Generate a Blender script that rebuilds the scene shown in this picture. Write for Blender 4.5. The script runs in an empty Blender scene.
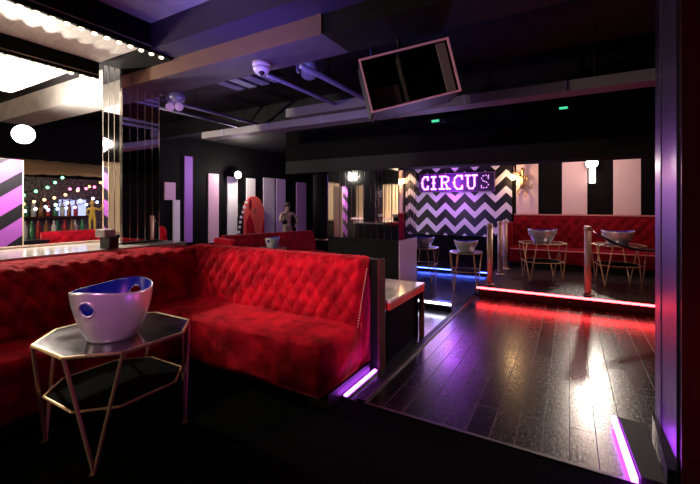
import bpy, bmesh, math, random
from mathutils import Vector, Matrix
random.seed(7)
PI = math.pi
S = bpy.context.scene
COL = S.collection
# ------------------------------------------------------------------ materials
def new_mat(name):
    m = bpy.data.materials.new(name); m.use_nodes = True
    nt = m.node_tree
    return m, nt, nt.nodes['Principled BSDF']
def mat(name, col, rough=.5, metal=0, spec=.5, emit=None, es=0, sheen=0, coat=0):
    m, nt, b = new_mat(name)
    b.inputs['Base Color'].default_value = (*col, 1)
    b.inputs['Roughness'].default_value = rough
    b.inputs['Metallic'].default_value = metal
    b.inputs['Specular IOR Level'].default_value = spec
    if sheen:
        b.inputs['Sheen Weight'].default_value = sheen; b.inputs['Sheen Roughness'].default_value = .35
        b.inputs['Sheen Tint'].default_value = (1, .25, .2, 1)
    if coat: b.inputs['Coat Weight'].default_value = coat
    if emit:
        b.inputs['Emission Color'].default_value = (*emit, 1); b.inputs['Emission Strength'].default_value = es
    return m
def noisy(name, c1, c2, scale, rough=.5, bump=0, metal=0, rr=None, spec=.5, sheen=0, dist=.02, detail=4, stretch=None):
    m, nt, b = new_mat(name); N = nt.nodes; L = nt.links
    tc = N.new('ShaderNodeTexCoord'); n = N.new('ShaderNodeTexNoise')
    n.inputs['Scale'].default_value = scale; n.inputs['Detail'].default_value = detail
    if stretch:
        mp = N.new('ShaderNodeMapping'); mp.inputs['Scale'].default_value = stretch
        L.new(tc.outputs['Object'], mp.inputs['Vector']); L.new(mp.outputs[0], n.inputs['Vector'])
    else: L.new(tc.outputs['Object'], n.inputs['Vector'])
    r = N.new('ShaderNodeValToRGB'); r.color_ramp.elements[0].color = (*c1, 1); r.color_ramp.elements[1].color = (*c2, 1)
    r.color_ramp.elements[0].position = .35; r.color_ramp.elements[1].position = .65
    L.new(n.outputs['Fac'], r.inputs['Fac']); L.new(r.outputs['Color'], b.inputs['Base Color'])
    b.inputs['Roughness'].default_value = rough; b.inputs['Metallic'].default_value = metal
    b.inputs['Specular IOR Level'].default_value = spec
    if sheen:
        b.inputs['Sheen Weight'].default_value = sheen; b.inputs['Sheen Roughness'].default_value = .3
        b.inputs['Sheen Tint'].default_value = (1, .14, .16, 1)
    if rr:
        mr = N.new('ShaderNodeMapRange'); mr.inputs['To Min'].default_value = rr[0]; mr.inputs['To Max'].default_value = rr[1]
        mr.inputs['From Min'].default_value = .3; mr.inputs['From Max'].default_value = .7
        L.new(n.outputs['Fac'], mr.inputs['Value']); L.new(mr.outputs[0], b.inputs['Roughness'])
    if bump:
        bp = N.new('ShaderNodeBump'); bp.inputs['Strength'].default_value = bump; bp.inputs['Distance'].default_value = dist
        L.new(n.outputs['Fac'], bp.inputs['Height']); L.new(bp.outputs[0], b.inputs['Normal'])
    return m
def plank_mat():
    m, nt, b = new_mat('dark_wood_planks'); N = nt.nodes; L = nt.links
    tc = N.new('ShaderNodeTexCoord')
    mp = N.new('ShaderNodeMapping'); mp.inputs['Rotation'].default_value = (0, 0, PI/2)
    L.new(tc.outputs['Object'], mp.inputs['Vector'])
    br = N.new('ShaderNodeTexBrick'); br.offset = .37
    br.inputs['Scale'].default_value = 1; br.inputs['Brick Width'].default_value = 1.25; br.inputs['Row Height'].default_value = .15
    br.inputs['Mortar Size'].default_value = .003; br.inputs['Mortar Smooth'].default_value = .3
    br.inputs['Color1'].default_value = (.004, .003, .0035, 1); br.inputs['Color2'].default_value = (.014, .010, .010, 1)
    br.inputs['Mortar'].default_value = (.10, .08, .08, 1)
    L.new(mp.outputs[0], br.inputs['Vector'])
    # worn scuffs (real wear of the varnish)
    n = N.new('ShaderNodeTexNoise'); n.inputs['Scale'].default_value = 30; n.inputs['Detail'].default_value = 10; n.inputs['Roughness'].default_value = .75
    m2 = N.new('ShaderNodeMapping'); m2.inputs['Scale'].default_value = (2.2, .8, 1)
    L.new(tc.outputs['Object'], m2.inputs['Vector']); L.new(m2.outputs[0], n.inputs['Vector'])
    mr = N.new('ShaderNodeMapRange'); mr.inputs['From Min'].default_value = .35; mr.inputs['From Max'].default_value = .7
    mr.inputs['To Min'].default_value = .10; mr.inputs['To Max'].default_value = .30
    L.new(n.outputs['Fac'], mr.inputs['Value'])
    ad = N.new('ShaderNodeMath'); ad.operation = 'MULTIPLY_ADD'; ad.inputs[1].default_value = 5.0
    sep = N.new('ShaderNodeSeparateColor'); L.new(br.outputs['Color'], sep.inputs[0])
    L.new(sep.outputs[0], ad.inputs[0]); L.new(mr.outputs[0], ad.inputs[2]); L.new(ad.outputs[0], b.inputs['Roughness'])
    rp = N.new('ShaderNodeValToRGB'); rp.color_ramp.elements[0].position = .6; rp.color_ramp.elements[1].position = .74
    rp.color_ramp.elements[0].color = (0, 0, 0, 1); rp.color_ramp.elements[1].color = (.25, .25, .25, 1)
    L.new(n.outputs['Fac'], rp.inputs['Fac'])
    mx = N.new('ShaderNodeMix'); mx.data_type = 'RGBA'; L.new(rp.outputs[0], mx.inputs[0])
    L.new(br.outputs['Color'], mx.inputs[6]); mx.inputs[7].default_value = (.13, .11, .105, 1)
    L.new(mx.outputs[2], b.inputs['Base Color'])
    bp = N.new('ShaderNodeBump'); bp.inputs['Strength'].default_value = .10; bp.inputs['Distance'].default_value = .003
    a2 = N.new('ShaderNodeMath'); a2.operation = 'SUBTRACT'; L.new(n.outputs['Fac'], a2.inputs[0]); L.new(br.outputs['Fac'], a2.inputs[1])
    L.new(a2.outputs[0], bp.inputs['Height']); L.new(bp.outputs[0], b.inputs['Normal'])
    b.inputs['Specular IOR Level'].default_value = .6
    return m
def M_(N, L, op, a, b=None, c=None):
    n = N.new('ShaderNodeMath'); n.operation = op
    for i, v in enumerate((a, b, c)):
        if v is None: continue
        if isinstance(v, (int, float)): n.inputs[i].default_value = v
        else: L.new(v, n.inputs[i])
    return n.outputs[0]
def chevron_mat():
    m, nt, b = new_mat('chevron_paint'); N = nt.nodes; L = nt.links
    tc = N.new('ShaderNodeTexCoord'); s = N.new('ShaderNodeSeparateXYZ'); L.new(tc.outputs['Object'], s.inputs[0])
    tri = M_(N, L, 'PINGPONG', M_(N, L, 'ADD', s.outputs['X'], 9.923), .24)
    v = M_(N, L, 'ADD', s.outputs['Z'], tri)
    f = M_(N, L, 'FRACT', M_(N, L, 'MULTIPLY', M_(N, L, 'ADD', v, 5.135), 1/.385))
    w = M_(N, L, 'LESS_THAN', f, .42)
    mx = N.new('ShaderNodeMix'); mx.data_type = 'RGBA'; L.new(w, mx.inputs[0])
    mx.inputs[6].default_value = (.008, .007, .009, 1); mx.inputs[7].default_value = (.8, .76, .78, 1)
    L.new(mx.outputs[2], b.inputs['Base Color']); b.inputs['Roughness'].default_value = .45
    return m
def diag_mat():
    m, nt, b = new_mat('diagonal_stripe_paint'); N = nt.nodes; L = nt.links
    tc = N.new('ShaderNodeTexCoord'); s = N.new('ShaderNodeSeparateXYZ'); L.new(tc.outputs['Object'], s.inputs[0])
    v = M_(N, L, 'SUBTRACT', s.outputs['Z'], M_(N, L, 'MULTIPLY', M_(N, L, 'ADD', s.outputs['Y'], s.outputs['X']), .75))
    f = M_(N, L, 'FRACT', M_(N, L, 'MULTIPLY', M_(N, L, 'ADD', v, 5.17), 1/.40))
    w = M_(N, L, 'LESS_THAN', f, .58)
    mx = N.new('ShaderNodeMix'); mx.data_type = 'RGBA'; L.new(w, mx.inputs[0])
    mx.inputs[6].default_value = (.01, .008, .015, 1); mx.inputs[7].default_value = (.42, .10, .56, 1)
    L.new(mx.outputs[2], b.inputs['Base Color']); b.inputs['Roughness'].default_value = .5
    return m
black = mat('black_paint', (.004, .0035, .0045), .5, spec=.3)
blackg = mat('black_gloss', (.008, .008, .012), .18)
soft_black = noisy('matt_black_plaster', (.0018, .0016, .002), (.004, .0034, .0045), 3, .75, spec=.12)
ceil_black = noisy('black_ceiling_paint', (.003, .0022, .0038), (.006, .0042, .0075), 2, .6, spec=.25)
carpet = noisy('black_carpet', (.0018, .0018, .0018), (.004, .004, .004), 90, .95, bump=.5, spec=.03)
cream = noisy('cream_textured_plaster', (.72, .68, .60), (.86, .82, .75), 16, .55, bump=.35, dist=.01, stretch=(.6, 2.2, 1))
greyp = noisy('grey_plaster', (.30, .28, .30), (.38, .35, .37), 8, .6, bump=.2)
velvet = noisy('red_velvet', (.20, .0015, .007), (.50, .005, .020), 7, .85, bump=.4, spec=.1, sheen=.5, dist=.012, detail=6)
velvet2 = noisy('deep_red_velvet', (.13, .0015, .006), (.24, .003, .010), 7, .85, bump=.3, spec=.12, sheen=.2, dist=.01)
velvet_top = noisy('red_velvet_worn', (.60, .03, .02), (.80, .07, .05), 18, .9, bump=.5, spec=.1, sheen=.6, dist=.02)
glossfloor = noisy('dark_gloss_floor', (.006, .007, .012), (.012, .014, .022), 5, .16, rr=(.12, .24), bump=.06)
planks = plank_mat()
platm = noisy('platform_planks', (.014, .010, .010), (.04, .03, .028), 14, .3, rr=(.22, .5), bump=.1, stretch=(7, .5, 1))
chev = chevron_mat(); diag = diag_mat()
gold = mat('brushed_gold', (.72, .48, .26), .4, .5)
goldd = mat('dull_gold', (.40, .27, .14), .4, 1)
brass = mat('polished_brass', (.80, .56, .42), .42, .25)
silver = mat('satin_silver', (.82, .78, .80), .27, .55)
navy = mat('blue_lining_led_glow', (.01, .012, .16), .25, 0, emit=(.03, .03, 1), es=.05)  # faint blue emission stands in for LED light inside the bowl
mirror = mat('mirror_glass', (.86, .84, .86), .03, 1)
chrome = mat('chrome_edge', (.9, .88, .9), .12, 1)
steel = mat('lilac_steel', (.25, .19, .33), .36, 1)
wood_dark = noisy('dark_stained_wood', (.04, .012, .010), (.08, .022, .018), 10, .6, spec=.2)
whitep = mat('white_paint', (.82, .78, .80), .5)
lilacp = mat('lilac_paint', (.55, .30, .66), .5)
lilacd = mat('purple_paint', (.42, .17, .66), .5)
pinkp = mat('pink_paint', (.74, .45, .60), .5)
blushp = mat('blush_paint', (.80, .62, .60), .5)
greyl = mat('pale_metal_casing', (.24, .215, .23), .5, .2)
marble = noisy('polished_marble', (.55, .50, .45), (.72, .68, .62), 6, .12, stretch=(1, .2, 1))
glass_top = noisy('smoky_mirror_glass', (.20, .19, .20), (.26, .25, .26), 6, .2, rr=(.16, .26), metal=1)
shelf_glass = mat('smoked_glass_shelf', (.003, .003, .003), .8, spec=.02)
pipe_m = mat('painted_steel_pipe', (.30, .28, .42), .4, .4)
rope_m = noisy('black_velvet_rope', (.006, .006, .008), (.012, .010, .012), 60, .6)
def led(name, col, s): return mat(name, (0, 0, 0), .5, emit=col, es=s)
led_red = led('red_led', (1, .035, .04), 20); led_purple = led('purple_led', (.52, .07, 1), 22)
led_blue = led('blue_led', (.06, .11, 1), 14); led_white = led('white_led', (.80, .78, 1), 9)
bulb_m = led('warm_bulb', (1, .76, .52), 3.2); star_m = led('flood_bulb', (1, .93, .80), 24)
neon = led('purple_neon', (.55, .07, 1), 11); neon_core = led('sign_bulb_glow', (.85, .42, 1), 9)
neon_dim = led('dim_sign_bulb', (.50, .14, .8), .5)
# ------------------------------------------------------------------ mesh helpers
def box(bm, x0, x1, y0, y1, z0, z1):
    vs = [bm.verts.new((x, y, z)) for z in (z0, z1) for y in (y0, y1) for x in (x0, x1)]
    for f in ((0,2,3,1),(4,5,7,6),(0,1,5,4),(2,6,7,3),(0,4,6,2),(1,3,7,5)): bm.faces.new([vs[i] for i in f])
    return vs
def BX(*a):
    bm = bmesh.new(); box(bm, *a); return bm
def tube(bm, pts, r, n=8, cap=True):
    pts = [Vector(p) for p in pts]; rings = []
    rs = r if isinstance(r, (list, tuple)) else [r]*len(pts)
    for i, p in enumerate(pts):
        a = pts[max(i-1, 0)]; b = pts[min(i+1, len(pts)-1)]; d = (b-a).normalized()
        u = d.cross(Vector((0, 0, 1)) if abs(d.z) < .95 else Vector((1, 0, 0))).normalized(); w = d.cross(u)
        rings.append([bm.verts.new(p+rs[i]*(math.cos(2*PI*k/n)*u+math.sin(2*PI*k/n)*w)) for k in range(n)])
    for A, B in zip(rings, rings[1:]):
        for k in range(n): bm.faces.new((A[k], A[(k+1) % n], B[(k+1) % n], B[k]))
    if cap: bm.faces.new(rings[0][::-1]); bm.faces.new(rings[-1])
def TB(pts, r, n=8):
    bm = bmesh.new(); tube(bm, pts, r, n); return bm
def lathe(prof, n=24, c=(0, 0, 0), bm=None):
    bm = bm or bmesh.new(); rings = []
    for r, z in prof: rings.append([bm.verts.new((c[0]+r*math.cos(2*PI*k/n), c[1]+r*math.sin(2*PI*k/n), c[2]+z)) for k in range(n)])
    for A, B in zip(rings, rings[1:]):
        for k in range(n): bm.faces.new((A[k], A[(k+1) % n], B[(k+1) % n], B[k]))
    bm.faces.new(rings[0][::-1]); bm.faces.new(rings[-1]); return bm
def ball(bm, c, r, seg=12, sc=(1, 1, 1)):
    m = Matrix.Translation(c) @ Matrix.Diagonal((r*sc[0], r*sc[1], r*sc[2], 1))
    bmesh.ops.create_uvsphere(bm, u_segments=seg, v_segments=max(6, seg//2+2), radius=1, matrix=m)
def prism(pts, h0, h1, axis='z'):
    bm = bmesh.new()
    def P(a, b, h): return {'z': (a, b, h), 'y': (a, h, b), 'x': (h, a, b)}[axis]
    A = [bm.verts.new(P(a, b, h0)) for a, b in pts]; B = [bm.verts.new(P(a, b, h1)) for a, b in pts]
    bm.faces.new(A); bm.faces.new(B[::-1])
    for i in range(len(pts)): bm.faces.new((A[i], A[(i+1) % len(pts)], B[(i+1) % len(pts)], B[i]))
    return bm
def obj(name, bm, m, parent=None, smooth=False, bevel=0, label=None):
    bmesh.ops.recalc_face_normals(bm, faces=bm.faces)
    me = bpy.data.meshes.new(name); bm.to_mesh(me); bm.free()
    for x in (m if isinstance(m, (list, tuple)) else [m]): me.materials.append(x)
    if smooth:
        for p in me.polygons: p.use_smooth = True
    o = bpy.data.objects.new(name, me); COL.objects.link(o); o.parent = parent
    if bevel:
        b = o.modifiers.new('bevel', 'BEVEL'); b.width = bevel; b.segments = 2; b.limit_method = 'ANGLE'
    if label: o['label'] = label
    return o
def struct(name, bm, m, bevel=0):
    o = obj(name, bm, m, None, bevel=bevel); o['kind'] = 'structure'; return o
def tag(o, label, cat, group=None):
    o['label'] = label; o['category'] = cat
    if group: o['group'] = group
    return o
def thing(name, label, cat, loc=(0, 0, 0), rz=0, group=None):
    o = bpy.data.objects.new(name, None); COL.objects.link(o); o.empty_display_size = .1
    o.location = loc; o.rotation_euler = (0, 0, rz)
    return tag(o, label, cat, group)
def dup(root, loc, rz, label, group=None, scale=None):
    r = root.copy(); COL.objects.link(r); r.location = loc; r.rotation_euler = (0, 0, rz); r['label'] = label
    if group: r['group'] = group
    if scale: r.scale = scale
    for ch in list(root.children):
        c = ch.copy(); COL.objects.link(c); c.parent = r
        for g in list(ch.children):
            d = g.copy(); COL.objects.link(d); d.parent = c
    return r
def bake(o):
    dg = bpy.context.evaluated_depsgraph_get(); me = bpy.data.meshes.new_from_object(o.evaluated_get(dg)); o.modifiers.clear(); o.data = me
def lamp(name, loc, energy, col, r=.05, kind='POINT', tgt=None, size=60, blend=.6):
    l = bpy.data.lights.new(name, kind); l.energy = energy; l.color = col; l.shadow_soft_size = r
    o = bpy.data.objects.new(name, l); COL.objects.link(o); o.location = loc
    if kind == 'SPOT': l.spot_size = math.radians(size); l.spot_blend = blend
    if tgt: o.rotation_euler = (Vector(tgt)-Vector(loc)).to_track_quat('-Z', 'Y').to_euler()
    return o
# ------------------------------------------------------------------ room shell
struct('floor', BX(-9, 4, -3.6, 12.4, -.2, -.012), soft_black)
struct('floor_carpet', BX(-8.3, 3.6, -3.2, 2.54, -.012, 0), carpet)
struct('floor_dance', BX(-1.34, 3.6, 2.56, 6.45, -.012, 0), planks)
struct('floor_lounge', BX(-8.3, -1.40, 2.54, 12, -.012, 0), glossfloor)
struct('floor_under_platform', BX(-1.34, 3.6, 6.45, 9.6, -.012, 0), soft_black)
struct('trim_1', BX(-1.34, 3.6, 2.535, 2.56, -.01, .006), mat('dull_threshold_strip', (.10, .085, .08), .45, .6))
struct('trim_2', BX(-1.42, -1.36, 2.56, 6.45, -.01, .012), mat('dark_kerb', (.010, .009, .011), .5, spec=.2), .002)
struct('trim_3', BX(-1.358, -1.338, 2.56, 6.45, -.01, .016), mat('kerb_edge_metal', (.16, .13, .15), .45, .7))
struct('wall_left', BX(-8.6, -8.3, -3.5, 12.3, 0, 3.5), soft_black)
struct('wall_far_left', BX(-8.3, -3.9, 12, 12.3, 0, 3.5), soft_black)
struct('wall_far', BX(-3.9, 3.9, 9.6, 9.9, 0, 3.5), soft_black)
struct('wall_return', BX(-3.9, -3.65, 9.9, 12, 0, 3.5), soft_black)
struct('wall_right', BX(3.6, 3.9, -3.5, 9.6, 0, 3.5), soft_black)
struct('wall_near', BX(-8.3, 3.6, -3.5, -3.2, 0, 3.5), soft_black)
struct('ceiling', BX(-8.6, 3.9, 2.42, 12.3, 3.2, 3.4), ceil_black)
struct('ceiling_upper', BX(-3.66, -1.9, -3.5, 2.30, 3.32, 3.5), greyp)
struct('ceiling_upper_right', BX(-1.9, 3.9, -3.5, 2.42, 3.32, 3.5), ceil_black)
struct('ceiling_step_high', BX(-4.43, -3.66, -3.5, 2.20, 3.04, 3.5), cream)
struct('ceiling_step_low', BX(-5.9, -4.43, -3.5, 1.95, 2.87, 3.5), cream)
struct('ceiling_dark_left', BX(-8.6, -5.9, -3.5, 1.95, 3.2, 3.5), ceil_black)
struct('ceiling_dark_strip', BX(-8.6, -4.43, 1.95, 2.42, 3.2, 3.5), ceil_black)
struct('trim_4', BX(-3.66, -3.63, -3.2, 2.50, 3.035, 3.32), soft_black)
struct('trim_5', BX(-4.43, -4.40, -3.2, 2.20, 2.865, 3.04), soft_black)
struct('trim_6', BX(-4.40, -4.39, -3.2, 2.20, 2.895, 2.905), mat('beam_edge', (.35, .28, .22), .4))
struct('trim_15', BX(-3.63, -3.62, -3.2, 2.40, 3.085, 3.095), mat('beam_edge_b', (.25, .20, .17), .4))
struct('trim_16', BX(-4.43, -3.66, 2.20, 2.575, 3.04, 3.5), soft_black)
struct('trim_7', BX(-8.3, -4.45, 2.575, 3.02, 2.9, 3.199), noisy('beam_plaster_cream_lit', (.55, .51, .50), (.66, .62, .58), 5, .6, bump=.1))  # same beam as the next stretches; its bright lighting is put into the colour
struct('trim_8', BX(-4.45, -1.75, 2.575, 3.02, 2.9, 3.199), noisy('beam_plaster_violet_lit', (.075, .055, .075), (.10, .075, .095), 5, .6, bump=.1))  # purple light on this stretch of the beam is painted into the plaster
struct('trim_17', BX(-1.75, 3.6, 2.575, 3.02, 2.9, 3.199), ceil_black)  # unlit end of the beam, its dimness given as black
struct('trim_18', BX(-4.45, -1.75, 2.56, 2.575, 2.895, 3.06), mat('fascia_bulb_light', (.20, .10, .07), .6))  # thin board whose brown stands for bulb light on the beam front
struct('trim_19', BX(-4.9, 3.6, 5.92, 5.93, 2.12, 2.36), mat('grey_fascia', (.028, .025, .027), .7, spec=.2))
struct('trim_9', BX(-3.63, 3.6, 2.30, 2.575, 3.06, 3.5), mat('riser_violet_lit', (.035, .025, .07), .5))  # purple light on the riser is mixed into its base colour
struct('trim_10', BX(-4.9, 3.6, 5.93, 6.35, 2.12, 3.199), mat('grey_bulkhead', (.005, .0045, .005), .8, spec=.1))
for i, (y, z, c) in enumerate(((4.9, 2.9, ceil_black), (7.6, 2.75, ceil_black), (8.9, 2.62, ceil_black))):
    struct('trim_%d' % (11+i), BX(-8.3 if i == 0 else -3.6, 3.6, y, y+.22, z, 3.199), c)
# ------------------------------------------------------------------ tufted upholstery
def tufted(length, prof, a=.028, du=.075, dv=.10, y_back=.30, step=.0125, z_floor=0, fade=(.06, .12)):
    """x = along, profile (y,z) from seat up and over the top, tuft fades towards the end"""
    P = [Vector((0, y, z)) for y, z in prof]
    seg = [(P[i+1]-P[i]).length for i in range(len(P)-1)]; T = sum(seg)
    def at(s):
        i = 0
        while i < len(seg)-1 and s > seg[i]: s -= seg[i]; i += 1
        d = (P[i+1]-P[i]); p = P[i]+d*min(1, s/seg[i]); return p, Vector((0, -d.z, d.y)).normalized()
    nx = max(4, int(length/step)); ns = max(4, int(T/step)); bm = bmesh.new(); rows = []
    for j in range(ns+1):
        s = T*j/ns; p, n = at(s)
        # smooth the normal a little
        p2, n2 = at(min(T, s+.03)); p3, n3 = at(max(0, s-.03)); n = (n+n2+n3).normalized()
        f0 = max(0, min(1, (T-s-fade[0])/fade[1])); row = []
        for i in range(nx+1):
            x = length*i/nx; pp = x/du; q = s/dv
            t = abs(math.sin(PI*(pp+q)/2)*math.sin(PI*(pp-q)/2))**.5
            w = .5+.5*math.sin(x*23+math.sin(s*31)*2)*math.sin(s*19+x*5)
            h = a*(t*f0+(1-f0)*(.75+.12*abs(math.sin(PI*pp))))+.004*w
            ex = min(1, min(x, length-x)/.03); h *= .4+.6*math.sqrt(max(0, ex))
            v = p+n*h; row.append(bm.verts.new((x, v.y, v.z)))
        rows.append(row)
    for A, B in zip(rows, rows[1:]):
        for i in range(nx): bm.faces.new((A[i], A[i+1], B[i+1], B[i]))
    top = rows[-1]
    b0 = [bm.verts.new((length*i/nx, y_back, prof[-1][1])) for i in (0, nx)]
    c0 = [bm.verts.new((length*i/nx, y_back, z_floor)) for i in (0, nx)]
    d0 = [bm.verts.new((length*i/nx, prof[0][0], z_floor)) for i in (0, nx)]
    bm.faces.new(top+[b0[1], b0[0]]); bm.faces.new((b0[0], b0[1], c0[1], c0[0])); bm.faces.new((c0[0], c0[1], d0[1], d0[0]))
    bm.faces.new(list(rows[0])[::-1]+[d0[0], d0[1]])
    for e, side in ((0, 0), (-1, 1)): bm.faces.new([r[e] for r in rows]+[b0[side], c0[side], d0[side]])
    return bm
def seat(x0, x1, y0, y1, z0, z1, r=.05, step=.03):
    """upholstered seat block: soft rounded front edge, gently crowned top; front is at y0"""
    prof = [(y0+.01, z0)]
    prof += [(y0, z0+(z1-r-z0)*k/8) for k in range(1, 9)]
    prof += [(y0+r-r*math.cos(t*PI/12), z1-r+r*math.sin(t*PI/12)) for t in range(1, 7)]
    n = max(4, int((y1-y0-r)/.04)); prof += [(y0+r+(y1-y0-r)*k/n, z1) for k in range(1, n+1)]
    nx = max(4, int((x1-x0)/step)); bm = bmesh.new(); rows = []
    for y, z in prof:
        row = []
        for i in range(nx+1):
            x = x0+(x1-x0)*i/nx
            w = .006*math.sin(x*9.1+z*13)+.005*math.sin(x*17+y*11)*math.sin(z*21+1)
            e = min(1, min(x-x0, x1-x)/.05); dr = .02*(1-math.sqrt(max(0, e)))
            ftop = 1 if z > z1-r else 0
            row.append(bm.verts.new((x, y-(w if not ftop else 0), z-dr*ftop+(w*.6 if ftop else 0))))
        rows.append(row)
    for A, B in zip(rows, rows[1:]):
        for i in range(nx): bm.faces.new((A[i], A[i+1], B[i+1], B[i]))
    c = [bm.verts.new((x, y1, z0)) for x in (x0, x1)]
    bm.faces.new(rows[-1]+[c[1], c[0]]); bm.faces.new(rows[0]+[c[1], c[0]])
    bm.faces.new([r_[0] for r_ in rows]+[c[0]]); bm.faces.new([r_[-1] for r_ in rows]+[c[1]])
    return bm
def rot_bm(bm, rz, loc=(0, 0, 0)):
    bmesh.ops.transform(bm, matrix=Matrix.Translation(loc) @ Matrix.Rotation(rz, 4, 'Z'), verts=bm.verts); return bm
# the red corner banquette ---------------------------------------------------
t = thing('corner_sofa', 'L-shaped red velvet corner sofa with deep-buttoned back, nearest in view', 'sofa', (-3.3, 2.6, 0))
W = Vector((-3.3, 2.6, 0))
def loc_(bm): bmesh.ops.translate(bm, vec=-W, verts=bm.verts); return bm
profR = [(0, .44), (.01, .60), (.03, .80), (.05, .92), (.075, .97), (.12, .995), (.26, 1.0)]
obj('backrest', loc_(rot_bm(tufted(2.30, profR, y_back=.27, z_floor=.10, a=.044, du=.065), 0, (-3.86, 2.80, 0))), velvet, t, True)
profL = [(0, .44), (.015, .60), (.04, .80), (.07, .93), (.11, .985), (.18, 1.0), (.47, 1.005)]
obj('backrest', loc_(rot_bm(tufted(3.3, profL, y_back=.48, z_floor=.10, a=.028), PI/2, (-3.57, -.38, 0))), velvet, t, True)
obj('seat', loc_(seat(-3.20, -1.555, 2.25, 2.9, .10, .50)), velvet, t, True)
lb = seat(-.35, 2.9, 0, .62, .10, .50); obj('seat', loc_(rot_bm(lb, PI/2, (-3.10, 0, 0))), velvet, t, True)
obj('plinth', loc_(BX(-3.6, -1.53, 2.33, 3.0, 0, .105)), black, t)
obj('plinth', loc_(BX(-3.7, -3.2, -.3, 2.33, 0, .105)), black, t)
bm = bmesh.new()
for k in range(22): ball(bm, (-1.553, 2.82+.008*k, .47+.022*k), .006, 6)
obj('stud_trim', loc_(bm), brass, t, True)
t = thing('led_strip_light', 'short purple LED strip on the floor at the red sofa end', 'light', (-1.50, 2.79, 0))
obj('channel', BX(-.022, .022, -.27, .27, 0, .022), steel, t); obj('diffuser', BX(-.013, .013, -.265, .265, .022, .032), led_purple, t)
# partition behind the sofa
t = thing('partition_panel', 'dark glossy low partition standing behind the buttoned red sofa back', 'partition', (-2.7, 3.15, 0))
obj('panel', BX(-1.35, 1.20, -.06, .06, 0, 1.005), black, t, bevel=.004)
obj('end_post', BX(1.20, 1.225, -.06, .06, 0, 1.01), wood_dark, t, bevel=.003)
# ledge behind left leg
t = thing('bar_ledge', 'long pale polished ledge running behind the left leg of the red sofa', 'ledge', (-4.5, .9, 0))
obj('ledge_top', BX(-.44, .42, -1.9, 2.15, 1.01, 1.05), marble, t, bevel=.006)
obj('ledge_rail', BX(-.47, -.44, -1.9, 2.15, 1.0, 1.075), mat('blush_edge', (.75, .50, .42), .3), t, bevel=.004)
obj('ledge_body', BX(-.40, .38, -1.9, 2.15, 0, 1.01), black, t)
# ------------------------------------------------------------------ mirror clad columns
def mirror_strips(t, x0, x1, y0, y1, z0, z1, n, face, prot=.012):
    """narrow vertical mirrors with chrome edges; face '-y' or '+x'"""
    for k in range(n):
        if face == '-y':
            a = x0+(x1-x0)*k/n; b = x0+(x1-x0)*(k+1)/n
            pts = [(a, y0), (a+.004, y0-prot), (b-.004, y0-prot), (b, y0)]
        else:
            a = y0+(y1-y0)*k/n; b = y0+(y1-y0)*(k+1)/n
            pts = [(x1, a), (x1+prot, a+.004), (x1+prot, b-.004), (x1, b)]
        obj('mirror_strip', prism(pts, z0, z1), mirror, t)
    for k in range(n+1):
        if face == '-y':
            a = x0+(x1-x0)*k/n; obj('edge_bead', TB([(a, y0-prot, z0), (a, y0-prot, z1)], .006, 6), chrome, t)
        else:
            a = y0+(y1-y0)*k/n; obj('edge_bead', TB([(x1+prot, a, z0), (x1+prot, a, z1)], .005, 6), chrome, t)
t = thing('mirrored_column', 'tall mirror-clad column rising from the pale ledge beside bulb rows', 'column', (-4.585, 2.665, 1.05))
obj('core', BX(-.18, .18, -.225, .225, 0, 2.145), black, t)
mirror_strips(t, -.18, .18, -.225, .225, .02, 2.14, 3, '-y'); mirror_strips(t, -.18, .18, -.225, .225, .02, 2.14, 5, '+x')
t = thing('mirrored_bar_block', 'wide mirror-clad block on a dark base beside the zigzag wall', 'bar', (-3.18, 6.35, 0))
obj('base', BX(-.71, .70, -.43, .41, 0, .90), mat('charcoal_paint', (.006, .0055, .007), .7, spec=.15), t, bevel=.004)
obj('side_panel', BX(.70, .715, -.42, .41, 0, .90), mat('side_panel_purple_lit', (.78, .62, .80), .4), t, label='side panel tinted by purple light')  # lilac here is purple light on the base side, put into the colour
obj('core', BX(-.70, .69, -.41, .40, .90, 2.12), black, t)
mirror_strips(t, -.71, .70, -.42, .41, .91, 2.115, 11, '-y'); mirror_strips(t, -.70, .69, -.41, .40, .91, 2.115, 6, '+x')
# small black box on ledge
t = thing('storage_box', 'small black box with a pale top on the ledge before the mirrored column', 'box', (-4.12, 2.16, 1.05), .2)
obj('body', BX(-.07, .07, -.055, .055, 0, .12), blackg, t, bevel=.01)
obj('cap', BX(-.11, .03, -.075, .05, .12, .20), mat('grey_cap', (.30, .27, .28), .4), t, bevel=.012)
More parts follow.
